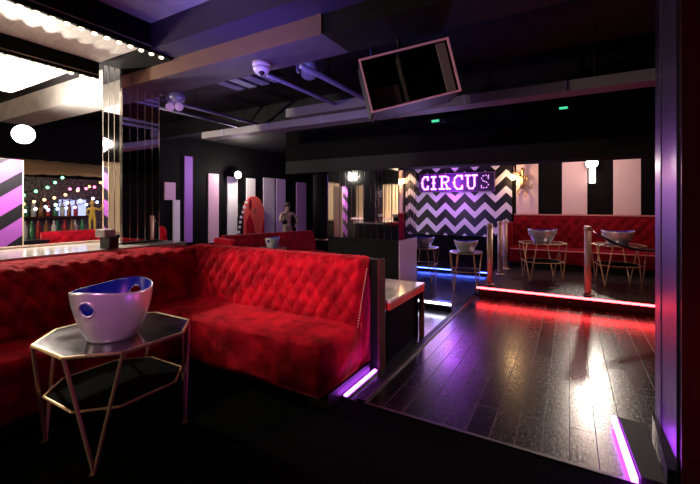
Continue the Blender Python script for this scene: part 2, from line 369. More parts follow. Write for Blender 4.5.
# ------------------------------------------------------------------ octagonal wire tables
def octagon(h, c): return [(h, -h+c), (h, h-c), (h-c, h), (-h+c, h), (-h, h-c), (-h, -h+c), (-h+c, -h), (h-c, -h)]
def make_table(label, loc, rz=0):
    t = thing('side_table', label, 'table', loc, rz)
    O = octagon(.395, .205)
    obj('table_top', prism(octagon(.388, .202), .655, .668), glass_top, t)
    bm = bmesh.new()
    for i in range(8):
        a, b = O[i], O[(i+1) % 8]; tube(bm, [(a[0], a[1], .660), (b[0], b[1], .660)], .012, 6)
    obj('top_frame', bm, gold, t)
    Q = octagon(.345, .17)
    obj('shelf', prism(octagon(.338, .167), .335, .342), shelf_glass, t)
    bm = bmesh.new()
    for i in range(8):
        a, b = Q[i], Q[(i+1) % 8]; tube(bm, [(a[0], a[1], .338), (b[0], b[1], .338)], .008, 6)
    obj('shelf_frame', bm, gold, t)
    for i in (1, 3, 5, 7):
        a, b = O[i], O[(i+1) % 8]; f = ((a[0]+b[0])/2*.99, (a[1]+b[1])/2*.99)
        L_ = obj('leg', (lambda bm: (tube(bm, [(a[0], a[1], .66), (f[0], f[1], .008)], .0115, 6), tube(bm, [(b[0], b[1], .66), (f[0], f[1], .008)], .0115, 6), bm)[2])(bmesh.new()), gold, t)
        obj('foot', lathe([(.022, 0), (.022, .006), (.008, .010)], 12, (f[0], f[1], 0)), goldd, L_)
    return t
table0 = make_table('octagonal gold wire table, the large nearest one, in front of the corner sofa', (-2.585, 1.41, 0))
dup(table0, (-.42, 7.55, .17), .3, 'left gold wire table on the red-lit platform', 'gold wire tables on the platform', (.88, .88, 1))
dup(table0, (.70, 7.75, .17), .2, 'right gold wire table on the red-lit platform, half behind the rope', 'gold wire tables on the platform', (.88, .88, 1))
dup(table0, (-1.60, 6.9, 0), .2, 'small gold wire table before the zigzag wall, left of the gold posts', 'gold wire tables by the zigzag wall', (.68, .68, 1))
dup(table0, (-2.50, 7.25, 0), .1, 'small gold wire table half hidden by the mirrored bar block', 'gold wire tables by the zigzag wall', (.68, .68, 1))
# ------------------------------------------------------------------ ice buckets
def bucket_shell(L, Wd, H, lift, th=None):
    bm = bmesh.new(); n = 120; m = 28; rings = []
    for j in range(m+1):
        v = j/m; s = .60+.40*math.sin(v*PI/2)**.85
        ring = []
        for k in range(n):
            a = 2*PI*k/n; ca, sa = math.cos(a), math.sin(a)
            x = L/2*s*ca*(1+.10*v*v*abs(ca)); y = Wd/2*s*sa
            z = H*v*(1+lift*abs(ca)**3*v)
            ring.append(bm.verts.new((x, y, z)))
        rings.append(ring)
    for A, B in zip(rings, rings[1:]):
        for k in range(n): bm.faces.new((A[k], A[(k+1) % n], B[(k+1) % n], B[k]))
    bm.faces.new(rings[0][::-1])
    zc, rc = .228, .044      # round handle hole through each end wall
    for v in bm.verts:
        if abs(v.co.x) < .12: continue
        d = math.hypot(v.co.y, v.co.z-zc)
        if .80*rc < d < 1.22*rc: v.co.y *= rc/d; v.co.z = zc+(v.co.z-zc)*rc/d
    kill = [f for f in bm.faces if abs(f.calc_center_median().x) > .12 and math.hypot(f.calc_center_median().y, f.calc_center_median().z-zc) < rc*.97]
    bmesh.ops.delete(bm, geom=kill, context='FACES'); return bm
def make_bucket(label, loc, rz):
    t = thing('ice_bucket', label, 'ice bucket', loc, rz)
    o = obj('bowl', bucket_shell(.47, .43, .30, .10), [silver, navy], t, True, label='satin silver bowl with deep blue lining')
    s = o.modifiers.new('s', 'SOLIDIFY'); s.thickness = .007; s.offset = -1; s.material_offset = 1; s.material_offset_rim = 0
    bpy.context.view_layer.update(); bake(o)
    for p in o.data.polygons: p.use_smooth = True
    def rad(z):
        v = .5
        for _ in range(30): v = max(0, min(1, z/(.30*(1+.10*v))))
        return .235*(.60+.40*math.sin(v*PI/2)**.85)*(1+.10*v*v)
    for sgn in (-1, 1):
        bm = bmesh.new(); pts = []
        for k in range(25):
            a = 2*PI*k/24; y = .045*math.cos(a); z = .228+.045*math.sin(a)
            R_ = rad(z); pts.append((sgn*R_*math.sqrt(max(0, 1-(y/(R_*.43/.48/1.05))**2)), y, z))
        tube(bm, pts, .0065, 6, cap=False); obj('handle_rim', bm, silver, t, True)
    return t
b0 = make_bucket('silver oval ice bucket, large, on the nearest gold wire table', (-2.51, 1.34, .669), math.radians(-62))
dup(b0, (-.42, 7.55, .839), .25, 'silver oval ice bucket on the left platform table', 'silver ice buckets on the platform', (.92, .92, .72))
dup(b0, (.70, 7.75, .839), .15, 'silver oval ice bucket on the right platform table, behind the rope', 'silver ice buckets on the platform', (.92, .92, .72))
dup(b0, (-1.60, 6.9, .669), .30, 'glowing pinkish silver ice bucket on a small table before the zigzag wall', 'silver ice buckets by the zigzag wall', (.8, .8, .62))
dup(b0, (-2.50, 7.25, .669), .1, 'silver ice bucket half hidden behind the mirrored bar block', 'silver ice buckets by the zigzag wall', (.8, .8, .62))
# ------------------------------------------------------------------ counter table behind partition
t = thing('counter_table', 'low marble-topped table with red-lit edge colour behind the sofa end', 'table', (-2.2, 3.75, 0))
obj('table_top', BX(-.6, .75, -.48, .5, .575, .60), marble, t, bevel=.004)
fr = mat('edge_red_lit', (.55, .035, .04), .3)  # red light on the table edge is put into this colour
obj('edge_frame', BX(-.6, .745, -.48, .50, .51, .575), fr, t)
for x, y in ((.695, .445), (-.55, .445), (-.55, -.43)): obj('leg', BX(x, x+.05, y, y+.05, 0, .51), wood_dark, t, bevel=.003)
obj('side_board', BX(.68, .69, -.44, .44, .0, .51), mat('navy_board', (.004, .0035, .012), .7, spec=.03), t)
# ------------------------------------------------------------------ red-lit platform
t = thing('raised_platform', 'raised dark plank platform with red-lit front edge', 'platform', (1.1, 8.0, 0))
obj('deck', BX(-2.42, 2.49, -1.53, 1.58, .135, .169), platm, t, bevel=.003)
obj('riser', BX(-2.38, 2.49, -1.50, 1.58, 0, .135), mat('riser_black', (.02, .012, .014), .4), t)
t = thing('led_strip_light', 'long red LED strip along the platform front edge', 'light', (1.1, 6.455, .14))
obj('channel', BX(-2.42, 2.49, -.012, .016, -.004, .024), steel, t); obj('diffuser', BX(-2.42, 2.5, -.022, -.012, -.006, .024), led_red, t)
t = thing('low_plinth', 'low dark plinth under the zigzag wall with a blue-lit edge', 'platform', (-2.5, 9.0, 0))
obj('deck', BX(-1.15, 1.15, -.55, .58, 0, .09), blackg, t, bevel=.004)
t = thing('led_strip_light', 'long blue LED strip along the plinth below the zigzag wall', 'light', (-2.5, 8.44, .05))
obj('channel', BX(-1.15, 1.17, -.012, .01, -.01, .022), steel, t); obj('diffuser', BX(-1.15, 1.17, -.022, -.012, 0, .020), led_blue, t)
t = thing('led_strip_light', 'white LED bar on the dark glossy floor beyond the marble-topped table', 'light', (-2.1, 5.36, 0))
obj('housing', BX(-.75, .66, -.03, .05, 0, .125), blackg, t, bevel=.003); obj('diffuser', BX(-.75, .66, -.04, -.03, .085, .115), led_white, t)
# right small step with purple strip
t = thing('corner_step', 'small low plank step at the foot of the steel column', 'step', (.30, 2.86, 0))
obj('tread', prism([(.03, -.33), (.14, -.33), (.14, .31), (-.01, .31)], 0, .05), mat('dark_step_boards', (.02, .017, .018), .6, spec=.15), t, bevel=.003)
o = obj('led_strip_light', prism([(.285, 2.50), (.315, 2.50), (.277, 3.16), (.247, 3.16)], .028, .056), led_purple)
tag(o, 'purple LED strip on the floor step at the lower right', 'light')
# platform banquette
t = thing('wall_sofa', 'long deep red buttoned wall sofa on the raised platform', 'sofa', (1.0, 8.75, .17))
prof = [(0, .42), (.03, .60), (.08, .85), (.12, 1.0), (.16, 1.08), (.22, 1.10), (.30, 1.10)]
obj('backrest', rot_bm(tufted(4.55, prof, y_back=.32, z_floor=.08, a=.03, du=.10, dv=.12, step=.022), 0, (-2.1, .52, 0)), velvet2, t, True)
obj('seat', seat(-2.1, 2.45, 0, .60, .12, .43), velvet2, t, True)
obj('piping', TB([(-2.1, -.012, .40), (2.45, -.012, .40)], .014, 8), mat('pale_red_piping', (.75, .16, .14), .3, sheen=.4), t, True, label='pale pinkish red piping along the seat edge')
obj('plinth', BX(-2.1, 2.45, .08, .8, 0, .12), black, t)
obj('top_rail', BX(-2.1, 2.45, .66, .84, 1.10, 1.125), mat('rail_pink', (.70, .30, .26), .35), t, bevel=.004)
# side arm of that sofa
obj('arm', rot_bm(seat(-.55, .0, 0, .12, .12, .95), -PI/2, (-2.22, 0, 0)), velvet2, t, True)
# ------------------------------------------------------------------ wall panels
def panel(name, label, bm, m, group=None): return tag(obj(name, bm, m, None, bevel=.003), label, 'wall panel', group)
panel('chevron_panel', 'black and white zigzag wall panel behind the lit sign', BX(-3.60, -1.16, 9.56, 9.598, .735, 2.75), chev)
xs = [(-1.07, -.61, 'next to the zigzag wall, behind the monkey lamp'), (-.14, .33, 'left of the bright wall light'), (.79, 1.25, 'right of the bright wall light')]
for a, b, w in xs: panel('striped_wall_panel', 'upright blush wall stripe '+w, BX(a, b, 9.57, 9.6, 1.2, 2.46), blushp, 'blush stripes above the wall sofa')
ys = [(6.12, 6.35, .56, 2.72, lilacd, 'tall purple wall stripe, tallest, right of the mirrored column'),
      (6.84, 7.18, .49, 2.34, pinkp, 'pink-lilac wall stripe second from the mirrored column'),
      (7.49, 7.86, .3, 2.3, whitep, 'bright white wall stripe left of the red coat cutout'),
      (8.21, 8.57, .3, 2.3, whitep, 'white wall stripe rising behind the red coat cutout'),
      (8.93, 9.44, .3, 2.36, mat('pale_lilac_paint', (.66, .58, .68), .5), 'wide pale lilac-white wall stripe just right of the red coat cutout'),
      (9.53, 9.99, .3, 2.36, mat('mid_lilac_paint', (.62, .44, .72), .5), 'lilac wall stripe behind the gold figure'),
      (10.59, 11.15, .3, 2.30, lilacp, 'purple wall stripe nearest the round black column')]
for a, b, z0, z1, m, l in ys: panel('striped_wall_panel', l, BX(-8.3, -8.27, a, b, z0, z1), m, 'upright stripes on the left wall')
panel('small_wall_panel', 'small square pink wall panel right of the mirrored column', BX(-8.3, -8.26, 5.58, 5.86, 1.62, 2.04), pinkp)
panel('small_wall_panel', 'narrow white lower wall panel beneath the pink square', BX(-8.3, -8.26, 5.80, 5.98, .62, 1.62), whitep)
# striped free-standing panel at far left
t = thing('striped_pillar', 'purple and black diagonally striped pillar below the bright flood light', 'pillar', (-5.95, 1.72, 0))
obj('shaft', BX(-.25, .05, .06, .34, 0, 2.06), diag, t, bevel=.004)
obj('mirror_fill_panel', BX(-.25, .05, .34, .352, 0, 2.06), mat('added_mirror_board', (.8, .66, .46), .6), t, label='added cream board, unseen except in the mirrors')  # added on the unseen rear face to turn the mirror reflection cream
# ------------------------------------------------------------------ sign
t = thing('illuminated_sign', 'glowing purple CIRCUS sign mounted on the zigzag wall', 'sign', (-2.455, 9.50, 2.06))
obj('board', BX(-.93, .93, 0, .05, -.235, .235), mat('violet_sign_board', (.025, .007, .045), .5), t, bevel=.005)
bm = bmesh.new()
for a in ((-.93, .93, -.02, 0, -.235, -.215), (-.93, .93, -.02, 0, .215, .235), (-.93, -.91, -.02, 0, -.215, .215), (.91, .93, -.02, 0, -.215, .215)): box(bm, *a)
obj('frame', bm, mat('purple_frame', (.14, .07, .18), .4), t)
def strokes(ch):
    # slab-serifed circus capitals on a 1 x 1.4 grid: polylines + serif slabs
    if ch == 'C': return [[(.95, 1.05), (.95, 1.38)], [(.95, 1.18), (.75, 1.36), (.45, 1.38), (.15, 1.12), (.08, .70), (.15, .28), (.45, .02), (.75, .04), (.95, .24)], [(.95, .05), (.95, .34)], [(-.02, .70), (.14, .70)]]
    if ch == 'I': return [[(.5, .05), (.5, 1.35)], [(.2, 1.36), (.8, 1.36)], [(.2, .04), (.8, .04)], [(.36, .70), (.64, .70)]]
    if ch == 'R': return [[(.22, .05), (.22, 1.35)], [(.02, 1.36), (.62, 1.36), (.84, 1.22), (.86, .95), (.66, .74), (.22, .72)], [(.0, .04), (.42, .04)], [(.52, .72), (.80, .10)], [(.68, .04), (1.0, .04)]]
    if ch == 'U': return [[(.18, 1.34), (.18, .32), (.34, .06), (.64, .06), (.80, .32), (.80, 1.34)], [(.0, 1.36), (.38, 1.36)], [(.62, 1.36), (1.0, 1.36)]]
    if ch == 'S': return [[(.90, 1.02), (.90, 1.36)], [(.88, 1.18), (.62, 1.38), (.30, 1.32), (.12, 1.06), (.28, .80), (.70, .62), (.90, .36), (.70, .06), (.36, .02), (.10, .24)], [(.10, .04), (.10, .36)]]
def letter(ch, x0, w, h, r, dy=-.03):
    bm = bmesh.new()
    for pl in strokes(ch):
        tube(bm, [(x0+px*w, dy, (py/1.4-.5)*h) for px, py in pl], r, 6)
        for px, py in pl: ball(bm, (x0+px*w, dy, (py/1.4-.5)*h), r*1.05, 6)
    return bm
def letter_bulbs(ch, x0, w, h, r, parent, m, dy=-.055):
    seen = []
    for pl in strokes(ch):
        for (a, b), (c, d) in zip(pl, pl[1:]):
            ln = math.hypot((c-a)*w, (d-b)/1.4*h); n = max(1, round(ln/.055))
            for k in range(n+1):
                p = Vector((x0+(a+(c-a)*k/n)*w, dy, ((b+(d-b)*k/n)/1.4-.5)*h))
                if all((p-q).length > .032 for q in seen):
                    seen.append(p); bm = bmesh.new(); ball(bm, p, r, 6); obj('bulb', bm, m, parent, True)
weak = mat('weak_bulb', (.5, .3, .6), .4, emit=(.9, .5, 1), es=1.6)
for ch, x0, w, h in (('C', -.86, .17, .33), ('I', -.63, .17, .33), ('R', -.39, .26, .33), ('C', -.04, .22, .34), ('U', .26, .26, .34), ('S', .61, .20, .31)):
    L_ = obj('letter', letter(ch, x0, w, h, .021 if ch != 'S' else .014), neon if ch != 'S' else neon_dim, t, True)
    letter_bulbs(ch, x0, w, h, .011, L_, neon_core if ch != 'S' else weak)
lamp('sign_glow', (-2.5, 9.25, 2.02), 30, (.46, .07, 1), .2)
# ------------------------------------------------------------------ gold posts and rope
def make_post(label, loc, group):
    t = thing('stanchion_post', label, 'barrier post', loc, 0, group)
    obj('base', lathe([(.085, 0), (.085, .010), (.055, .02), (.046, .03)], 28), brass, t, True)
    obj('pole', lathe([(.045, .025), (.045, .96)], 24), brass, t, True)
    obj('cap', lathe([(.048, .955), (.050, .96), (.050, 1.0), (.042, 1.02)], 24), brass, t, True)
    obj('hook', TB([(.045, 0, .97), (.055, 0, .975), (.068, 0, .963), (.066, 0, .945)], .005, 6), brass, t, True)
    return t
p0 = make_post('gold rope post standing alone at the middle of the red-lit platform edge', (.236, 6.62, .17), 'gold rope posts')
dup(p0, (-1.15, 6.66, .17), PI/2, 'gold rope post at the front left corner of the platform', 'gold rope posts')
dup(p0, (-1.15, 7.75, .17), PI/2, 'gold rope post second from the front along the platform left side', 'gold rope posts')
dup(p0, (-1.16, 8.48, .17), PI/2, 'rearmost gold rope post on the platform left side', 'gold rope posts')
dup(p0, (1.62, 6.62, .17), PI, 'gold rope post on the platform edge behind the steel column', 'gold rope posts')
t = thing('barrier_rope', 'sagging black rope clipped to the lone gold post', 'rope', (.30, 6.62, 1.12))
pts = []
for k in range(25):
    u = k/24; pts.append((1.26*u, 0, -.25*(1-(2*u-1)**2)+.0))
obj('rope', TB(pts[2:23], .018, 10), rope_m, t, True)
obj('clip', TB(pts[0:3], .009, 8), chrome, t, True, label='silver snap clip'); obj('clip', TB(pts[22:25], .009, 8), chrome, t, True, label='silver snap clip')
# ------------------------------------------------------------------ steel column right
t = thing('steel_column', 'tall lilac-tinted steel column cladding at the right edge of the room', 'column', (.73, 2.78, 0))
obj('core', BX(-.24, .27, -.325, .32, 0, 3.199), black, t)
obj('cladding', BX(-.252, -.24, -.24, .32, 0, 3.15), steel, t, label='brushed lilac steel facing')
obj('groove', BX(-.256, -.252, .12, .15, 0, 3.15), mat('dark_groove', (.05, .04, .08), .4), t)
obj('foot_plate', prism([(-.30, -.30), (-.252, -.30), (-.252, .30), (-.27, .30)], .0, .16), blackg, t)
obj('front_panel', BX(-.25, .27, -.337, -.325, 0, 3.15), mat('panel_red_glow', (.05, .004, .008), .3), t)  # black face; the dark red is a red glow painted in
# ------------------------------------------------------------------ black round column
t = thing('round_column', 'thick black column between the left wall stripes and the mirrored block', 'column', (-5.5, 8.1, 0))
obj('shaft', lathe([(.235, 0), (.235, 3.199)], 32), soft_black, t, True)
obj('ring', lathe([(.245, .60), (.252, .61), (.252, .64), (.245, .65)], 32), goldd, t, True)
# ------------------------------------------------------------------ mid-left sofa
t = thing('booth_sofa', 'dark red booth sofa across the room in front of the coat cutout', 'sofa', (-5.75, 6.4, 0), math.atan2(7.55-5.35, -5.3+5.95))
t.location = (-5.95, 5.35, 0)
Lb = math.hypot(.65, 2.2)
prof = [(0, .40), (.03, .55), (.07, .70), (.11, .82), (.15, .86), (.24, .86)]
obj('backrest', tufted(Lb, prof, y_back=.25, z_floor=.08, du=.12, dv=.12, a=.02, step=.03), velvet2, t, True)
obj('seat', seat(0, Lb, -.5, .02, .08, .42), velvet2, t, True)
obj('plinth', BX(.03, Lb-.03, -.45, .22, 0, .085), black, t)
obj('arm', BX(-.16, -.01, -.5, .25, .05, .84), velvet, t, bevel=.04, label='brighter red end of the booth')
dup(table0, (-4.98, 5.62, 0), .4, 'small gold wire table directly before the dark red booth sofa', 'gold wire tables by the booth', (.6, .6, 1))
dup(b0, (-4.98, 5.62, .669), math.radians(100), 'small-looking silver ice bucket in front of the dark red booth sofa', None, (.62, .62, .62))
# reflected / farther booth behind ledge
t = thing('booth_sofa', 'bright red buttoned booth back beyond the ledge, left of the mirrored column', 'sofa', (-6.45, 2.55, 0), PI/2)
prof = [(0, .40), (.03, .60), (.07, .85), (.10, 1.02), (.15, 1.08), (.26, 1.08)]
obj('backrest', tufted(1.9, prof, y_back=.28, z_floor=.08, du=.09, dv=.1, a=.03, step=.022), velvet, t, True)
obj('seat', seat(0, 1.9, -.5, .02, .08, .45), velvet, t, True)
obj('plinth', BX(.03, 1.87, -.45, .25, 0, .085), black, t)
t = thing('low_counter', 'long black low counter beyond the ledge under the string lights', 'counter', (-6.6, 1.95, 0))
obj('body', BX(-.3, .25, -1.5, .55, 0, .98), black, t); obj('worktop', BX(-.33, .28, -1.5, .57, .98, 1.02), blackg, t, bevel=.004)
# ------------------------------------------------------------------ red coat cutout (flat painted board)
t = thing('coat_cutout', 'painted red ringmaster coat board standing in front of the white wall stripes', 'cutout', (-8.08, 8.3, 0))
def arch(y0, y1, z0, zt, n=18):
    c = (y0+y1)/2; r = (y1-y0)/2; zs = zt-r*1.15
    return [(y0, z0), (y1, z0)]+[(c+r*math.cos(PI*k/n), zs+r*1.15*math.sin(PI*k/n)) for k in range(n+1)]
coat = mat('coral_red_paint', (.78, .10, .08), .5)
obj('stand', BX(-.02, .02, -.40, .40, 0, .3), black, t)
obj('coat_body', prism(arch(-.42, .42, .3, 1.76), -.02, .02, 'x'), coat, t)
obj('coat_lining', prism([(-.34, .3), (.12, .3), (-.06, 1.02), (-.20, 1.24), (-.32, 1.0)], .02, .03, 'x'), mat('crimson_paint', (.45, .005, .02), .5), t)
obj('coat_edge', prism([(.26, .3), (.42, .3), (.42, 1.12), (.34, .9)], .02, .03, 'x'), mat('crimson_paint_b', (.45, .005, .02), .5), t)
obj('collar', prism([(-.23, 1.44), (-.16, 1.40), (-.13, 1.62), (-.18, 1.70)], .02, .035, 'x'), mat('dark_red_paint', (.16, .0, .01), .5), t)
obj('badge', rot_bm(lathe([(.06, -.004), (.06, .004)], 16), 0).copy() if False else prism([(.02+.06*math.cos(k*PI/6), 1.34+.07*math.sin(k*PI/6)) for k in range(12)], .02, .028, 'x'), mat('badge_grey', (.35, .10, .10), .5), t)
obj('sleeve', prism([(-.62, .3), (-.42, .3), (-.34, 1.0), (-.42, 1.35), (-.55, 1.52), (-.62, 1.1)], -.02, .015, 'x'), black, t)
bm = bmesh.new()
for k in range(9):
    z = .42+.14*k; y = -.66+(.03*k if k < 6 else .03*5+.07*(k-5)); box(bm, -.005, .022, y-.045, y+.045, z, z+.075)
obj('white_trim', bm, whitep, t)
# ------------------------------------------------------------------ figures (skin modifier bodies)
def figure(name, label, cat, loc, rz, nodes, edges, m, h_scale=1, parts=()):
    t = thing(name, label, cat, loc, rz)
    me = bpy.data.meshes.new('body'); me.from_pydata([n[0] for n in nodes], edges, [])
    o = bpy.data.objects.new('body', me); COL.objects.link(o); o.parent = t; me.materials.append(m)
    sk = o.modifiers.new('skin', 'SKIN'); sk.use_smooth_shade = True
    for i, n in enumerate(nodes): me.skin_vertices[0].data[i].radius = n[1] if isinstance(n[1], tuple) else (n[1], n[1])
    me.skin_vertices[0].data[0].use_root = True
    sb = o.modifiers.new('sub', 'SUBSURF'); sb.levels = 1; sb.render_levels = 1
    t.scale = (h_scale,)*3
    return t
def human(arms):
    N = [((0,0,.95),(.14,.10)), ((0,0,1.15),(.12,.09)), ((0,0,1.36),(.17,.10)), ((0,0,1.48),.055), ((0,-.02,1.60),(.085,.095)), ((0,-.02,1.70),(.07,.08)),
         ((.10,0,.88),.085), ((.11,-.01,.50),.06), ((.11,.01,.10),.04), ((.11,-.10,.04),.04),
         ((-.10,0,.88),.085), ((-.11,-.01,.50),.06), ((-.11,.01,.10),.04), ((-.11,-.10,.04),.04)]
    E = [(0,1),(1,2),(2,3),(3,4),(4,5),(0,6),(6,7),(7,8),(8,9),(0,10),(10,11),(11,12),(12,13)]
    for sh, el, wr, ha in arms:
        b = len(N); N += [(sh,.055),(el,.045),(wr,.03),(ha,.035)]; E += [(2,b),(b,b+1),(b+1,b+2),(b+2,b+3)]
    return N, E
N_, E_ = human([((.20,0,1.40),(.34,-.02,1.16),(.20,-.16,1.00),(.16,-.20,1.0)), ((-.20,0,1.40),(-.28,-.10,1.16),(-.26,-.30,1.22),(-.26,-.36,1.26))])
fig = figure('gold_statue', 'antique gold standing figure holding a dark ball, before the lilac wall stripes', 'statue', (-6.9, 8.42, 0), math.radians(62), N_, E_, noisy('antique_gold', (.18, .11, .07), (.50, .37, .25), 9, .42, metal=.3), .90)
bm = bmesh.new(); ball(bm, (-.27, -.42, 1.16), .085, 14); obj('ball', bm, blackg, fig, True, label='dark ball')
bm = bmesh.new(); ball(bm, (0, 0, 1.68), .105, 12, (1, 1.1, .8)); obj('hair', bm, mat('dark_bronze', (.03, .02, .015), .5), fig, True)
bm = bmesh.new(); ball(bm, (0, -.12, 1.60), .018, 6, (1, 1.4, 1.6)); ball(bm, (.035, -.105, 1.635), .012, 6); ball(bm, (-.035, -.105, 1.635), .012, 6); box(bm, -.025, .025, -.112, -.1, 1.545, 1.555)
obj('face', bm, mat('bronze_face', (.12, .08, .05), .4, .5), fig, True)
bm = lathe([(.26, .0), (.26, .03)], 24); obj('pedestal', bm, blackg, fig)
N_, E_ = human([((.20,0,1.40),(.36,-.04,1.30),(.42,-.14,1.52),(.44,-.16,1.60)), ((-.20,0,1.40),(-.30,-.06,1.14),(-.20,-.24,1.06),(-.18,-.28,1.06))])
yel = mat('yellow_costume', (.80, .55, .08), .5)
fig = figure('clown_figure', 'small yellow costumed figurine in a wide hat among the coloured bulbs', 'figurine', (-7.55, 3.66, .961), math.radians(75), N_, E_, yel, .34)
obj('hat', lathe([(.20, 1.66), (.20, 1.69), (.09, 1.71), (.07, 1.86)], 16), mat('straw_hat', (.7, .5, .1), .6), fig, True)
# ------------------------------------------------------------------ fairground bar on the left wall
t = thing('back_bar', 'cluttered back bar against the left wall under a tan canopy', 'bar', (-7.75, 3.5, 0))
obj('cabinet', BX(-.4, .3, -1.1, .85, 0, .92), wood_dark, t); obj('counter', BX(-.42, .35, -1.12, .87, .92, .96), wood_dark, t, bevel=.004)
obj('shelf', BX(-.5, -.28, -1.1, .4, 1.27, 1.295), wood_dark, t); obj('back_board', BX(-.54, -.50, -1.1, .85, .9, 2.0), noisy('mottled_mural', (.02, .012, .02), (.20, .14, .13), 22, .5), t)
t = thing('canopy', 'tan fabric canopy hanging above the cluttered back bar', 'canopy', (-7.7, 3.5, 1.93))
bm = bmesh.new(); nn = 24; rows = []
for j in range(7):
    rows.append([bm.verts.new((-.5+.85*j/6, -1.2+2.1*i/nn, .38-.34*(j/6)**1.5+.05*math.sin(i/nn*PI)*j/6-.015*abs(math.sin(i*PI/3)))) for i in range(nn+1)])
for A, B in zip(rows, rows[1:]):
    for i in range(nn): bm.faces.new((A[i], A[i+1], B[i+1], B[i]))
o = obj('cloth', bm, mat('tan_cloth', (.50, .32, .16), .8), t, True); o.modifiers.new('s', 'SOLIDIFY').thickness = .01
tag(obj('wall_screen', BX(-8.24, -8.20, 3.42, 3.86, 1.28, 1.60), mat('pale_screen', (.1, .1, .2), .3, emit=(.50, .56, 1), es=1.1)), 'pale blue glowing screen among the string lights', 'screen')
cols = [((.15, 1, .35), 'green', [(-7.75, 2.72, 1.66), (-7.75, 3.05, 1.80), (-7.7, 3.25, 1.98), (-7.65, 3.42, 2.10)], 7),
        ((1, .45, .15), 'orange', [(-7.7, 2.7, 1.52), (-7.7, 3.2, 1.64), (-7.65, 3.85, 1.92)], 8),
        ((.8, .85, 1), 'white', [(-7.65, 2.7, 1.40), (-7.65, 3.2, 1.52), (-7.6, 3.9, 1.66)], 8),
        ((.35, .45, 1), 'blue', [(-7.6, 3.0, 1.42), (-7.6, 3.4, 1.46), (-7.6, 3.95, 1.60)], 7),
        ((1, .12, .35), 'red', [(-7.55, 3.3, 1.78), (-7.55, 3.62, 1.80), (-7.55, 4.0, 1.95)], 6)]
for c, nm, pts, n in cols:
    t = thing('string_lights', 'sagging string of %s bulbs above the back bar' % nm, 'string lights', pts[0], 0, 'strings of coloured bulbs')
    P = [Vector(p)-Vector(pts[0]) for p in pts]; Q = []
    for k in range(n):
        u = k/(n-1)*(len(P)-1); i = min(int(u), len(P)-2); Q.append(P[i].lerp(P[i+1], u-i))
    obj('wire', TB([q+Vector((0, 0, .03)) for q in Q], .006, 5), black, t)
    mm = led(nm+'_bulb', c, 7)
    for q in Q:
        bm = bmesh.new(); ball(bm, q, .024, 8); obj('bulb', bm, mm, t, True)
def bottle(label, loc, m, h):
    t = thing('bottle', label, 'bottle', loc, 0, 'bottles on the back bar')
    obj('glass', lathe([(.035, 0), (.037, .02*h/.3), (.037, .18*h/.3), (.014, .23*h/.3), (.013, .28*h/.3)], 10), m, t, True)
    obj('stopper', lathe([(.015, .28*h/.3), (.015, .30*h/.3)], 8), black, t)
    return t
bm_ = [('brown', mat('brown_glass', (.25, .10, .03), .15)), ('pale', mat('pale_glass', (.55, .50, .48), .15)), ('green', mat('green_glass', (.04, .2, .08), .15)), ('red', mat('red_glass', (.4, .03, .03), .15))]
prot = [bottle('%s bottle standing on the back bar counter' % n, (-7.62, 2.60+.045*i*2, .96), m, .30) for i, (n, m) in enumerate(bm_)]
for k in range(4, 11):
    n, m = bm_[k % 4]; dup(prot[k % 4], (-7.62+.05*(k % 3), 2.60+.09*k, .96), 0, '%s bottle standing on the back bar counter' % n)
for k in range(11):
    n, m = bm_[(k*3+1) % 4]; dup(prot[(k*3+1) % 4], (-8.13, 2.55+.11*k, 1.295), 0, '%s bottle standing on the shelf behind the back bar' % n, 'bottles on the back bar shelf')
# ------------------------------------------------------------------ monkey-like gold wall lamp
t = thing('wall_lamp', 'gold hanging-animal wall lamp beside the zigzag wall', 'lamp', (-.95, 9.50, 2.12))
N_ = [((.02,0,-.16),(.05,.045)),((.04,0,-.02),(.055,.05)),((.03,-.02,.12),.03),((.03,-.04,.18),(.05,.055)),((.03,-.05,.24),.035),
      ((-.04,0,.08),.022),((-.14,-.02,.12),.016),((-.16,-.03,.26),.015),((.10,0,.05),.022),((.13,-.03,-.06),.016),((.07,-.06,-.14),.014),
      ((-.03,0,-.24),.024),((-.09,-.02,-.33),.017),((-.03,-.04,-.40),.015),((.07,0,-.25),.024),((.12,-.02,-.36),.016),((.06,-.04,-.44),.015),((.10,.0,-.16),.012),((.20,0,-.26),.010),((.22,0,-.12),.009)]
E_ = [(0,1),(1,2),(2,3),(3,4),(1,5),(5,6),(6,7),(1,8),(8,9),(9,10),(0,11),(11,12),(12,13),(0,14),(14,15),(15,16),(0,17),(17,18),(18,19)]
me = bpy.data.meshes.new('figure'); me.from_pydata([n[0] for n in N_], E_, []); me.materials.append(goldd)
o = bpy.data.objects.new('figure', me); COL.objects.link(o); o.parent = t
o.modifiers.new('skin', 'SKIN').use_smooth_shade = True
for i, n in enumerate(N_): me.skin_vertices[0].data[i].radius = n[1] if isinstance(n[1], tuple) else (n[1], n[1])
o.modifiers.new('sub', 'SUBSURF').levels = 1
obj('stem', TB([(-.16, -.03, .27), (-.16, 0, .36)], .008, 6), goldd, t)
bm = bmesh.new(); ball(bm, (-.17, -.05, .02), .055, 12, (1, 1, 1.25)); bl = obj('bulb', bm, led('amber_bulb', (1, .62, .25), 14), t, True)
obj('socket', lathe([(.022, .08), (.018, .13)], 10, (-.17, -.05, 0)), goldd, t)
lamp('amber_wall_light', (-1.10, 9.28, 2.10), 10, (1, .60, .28), .06)
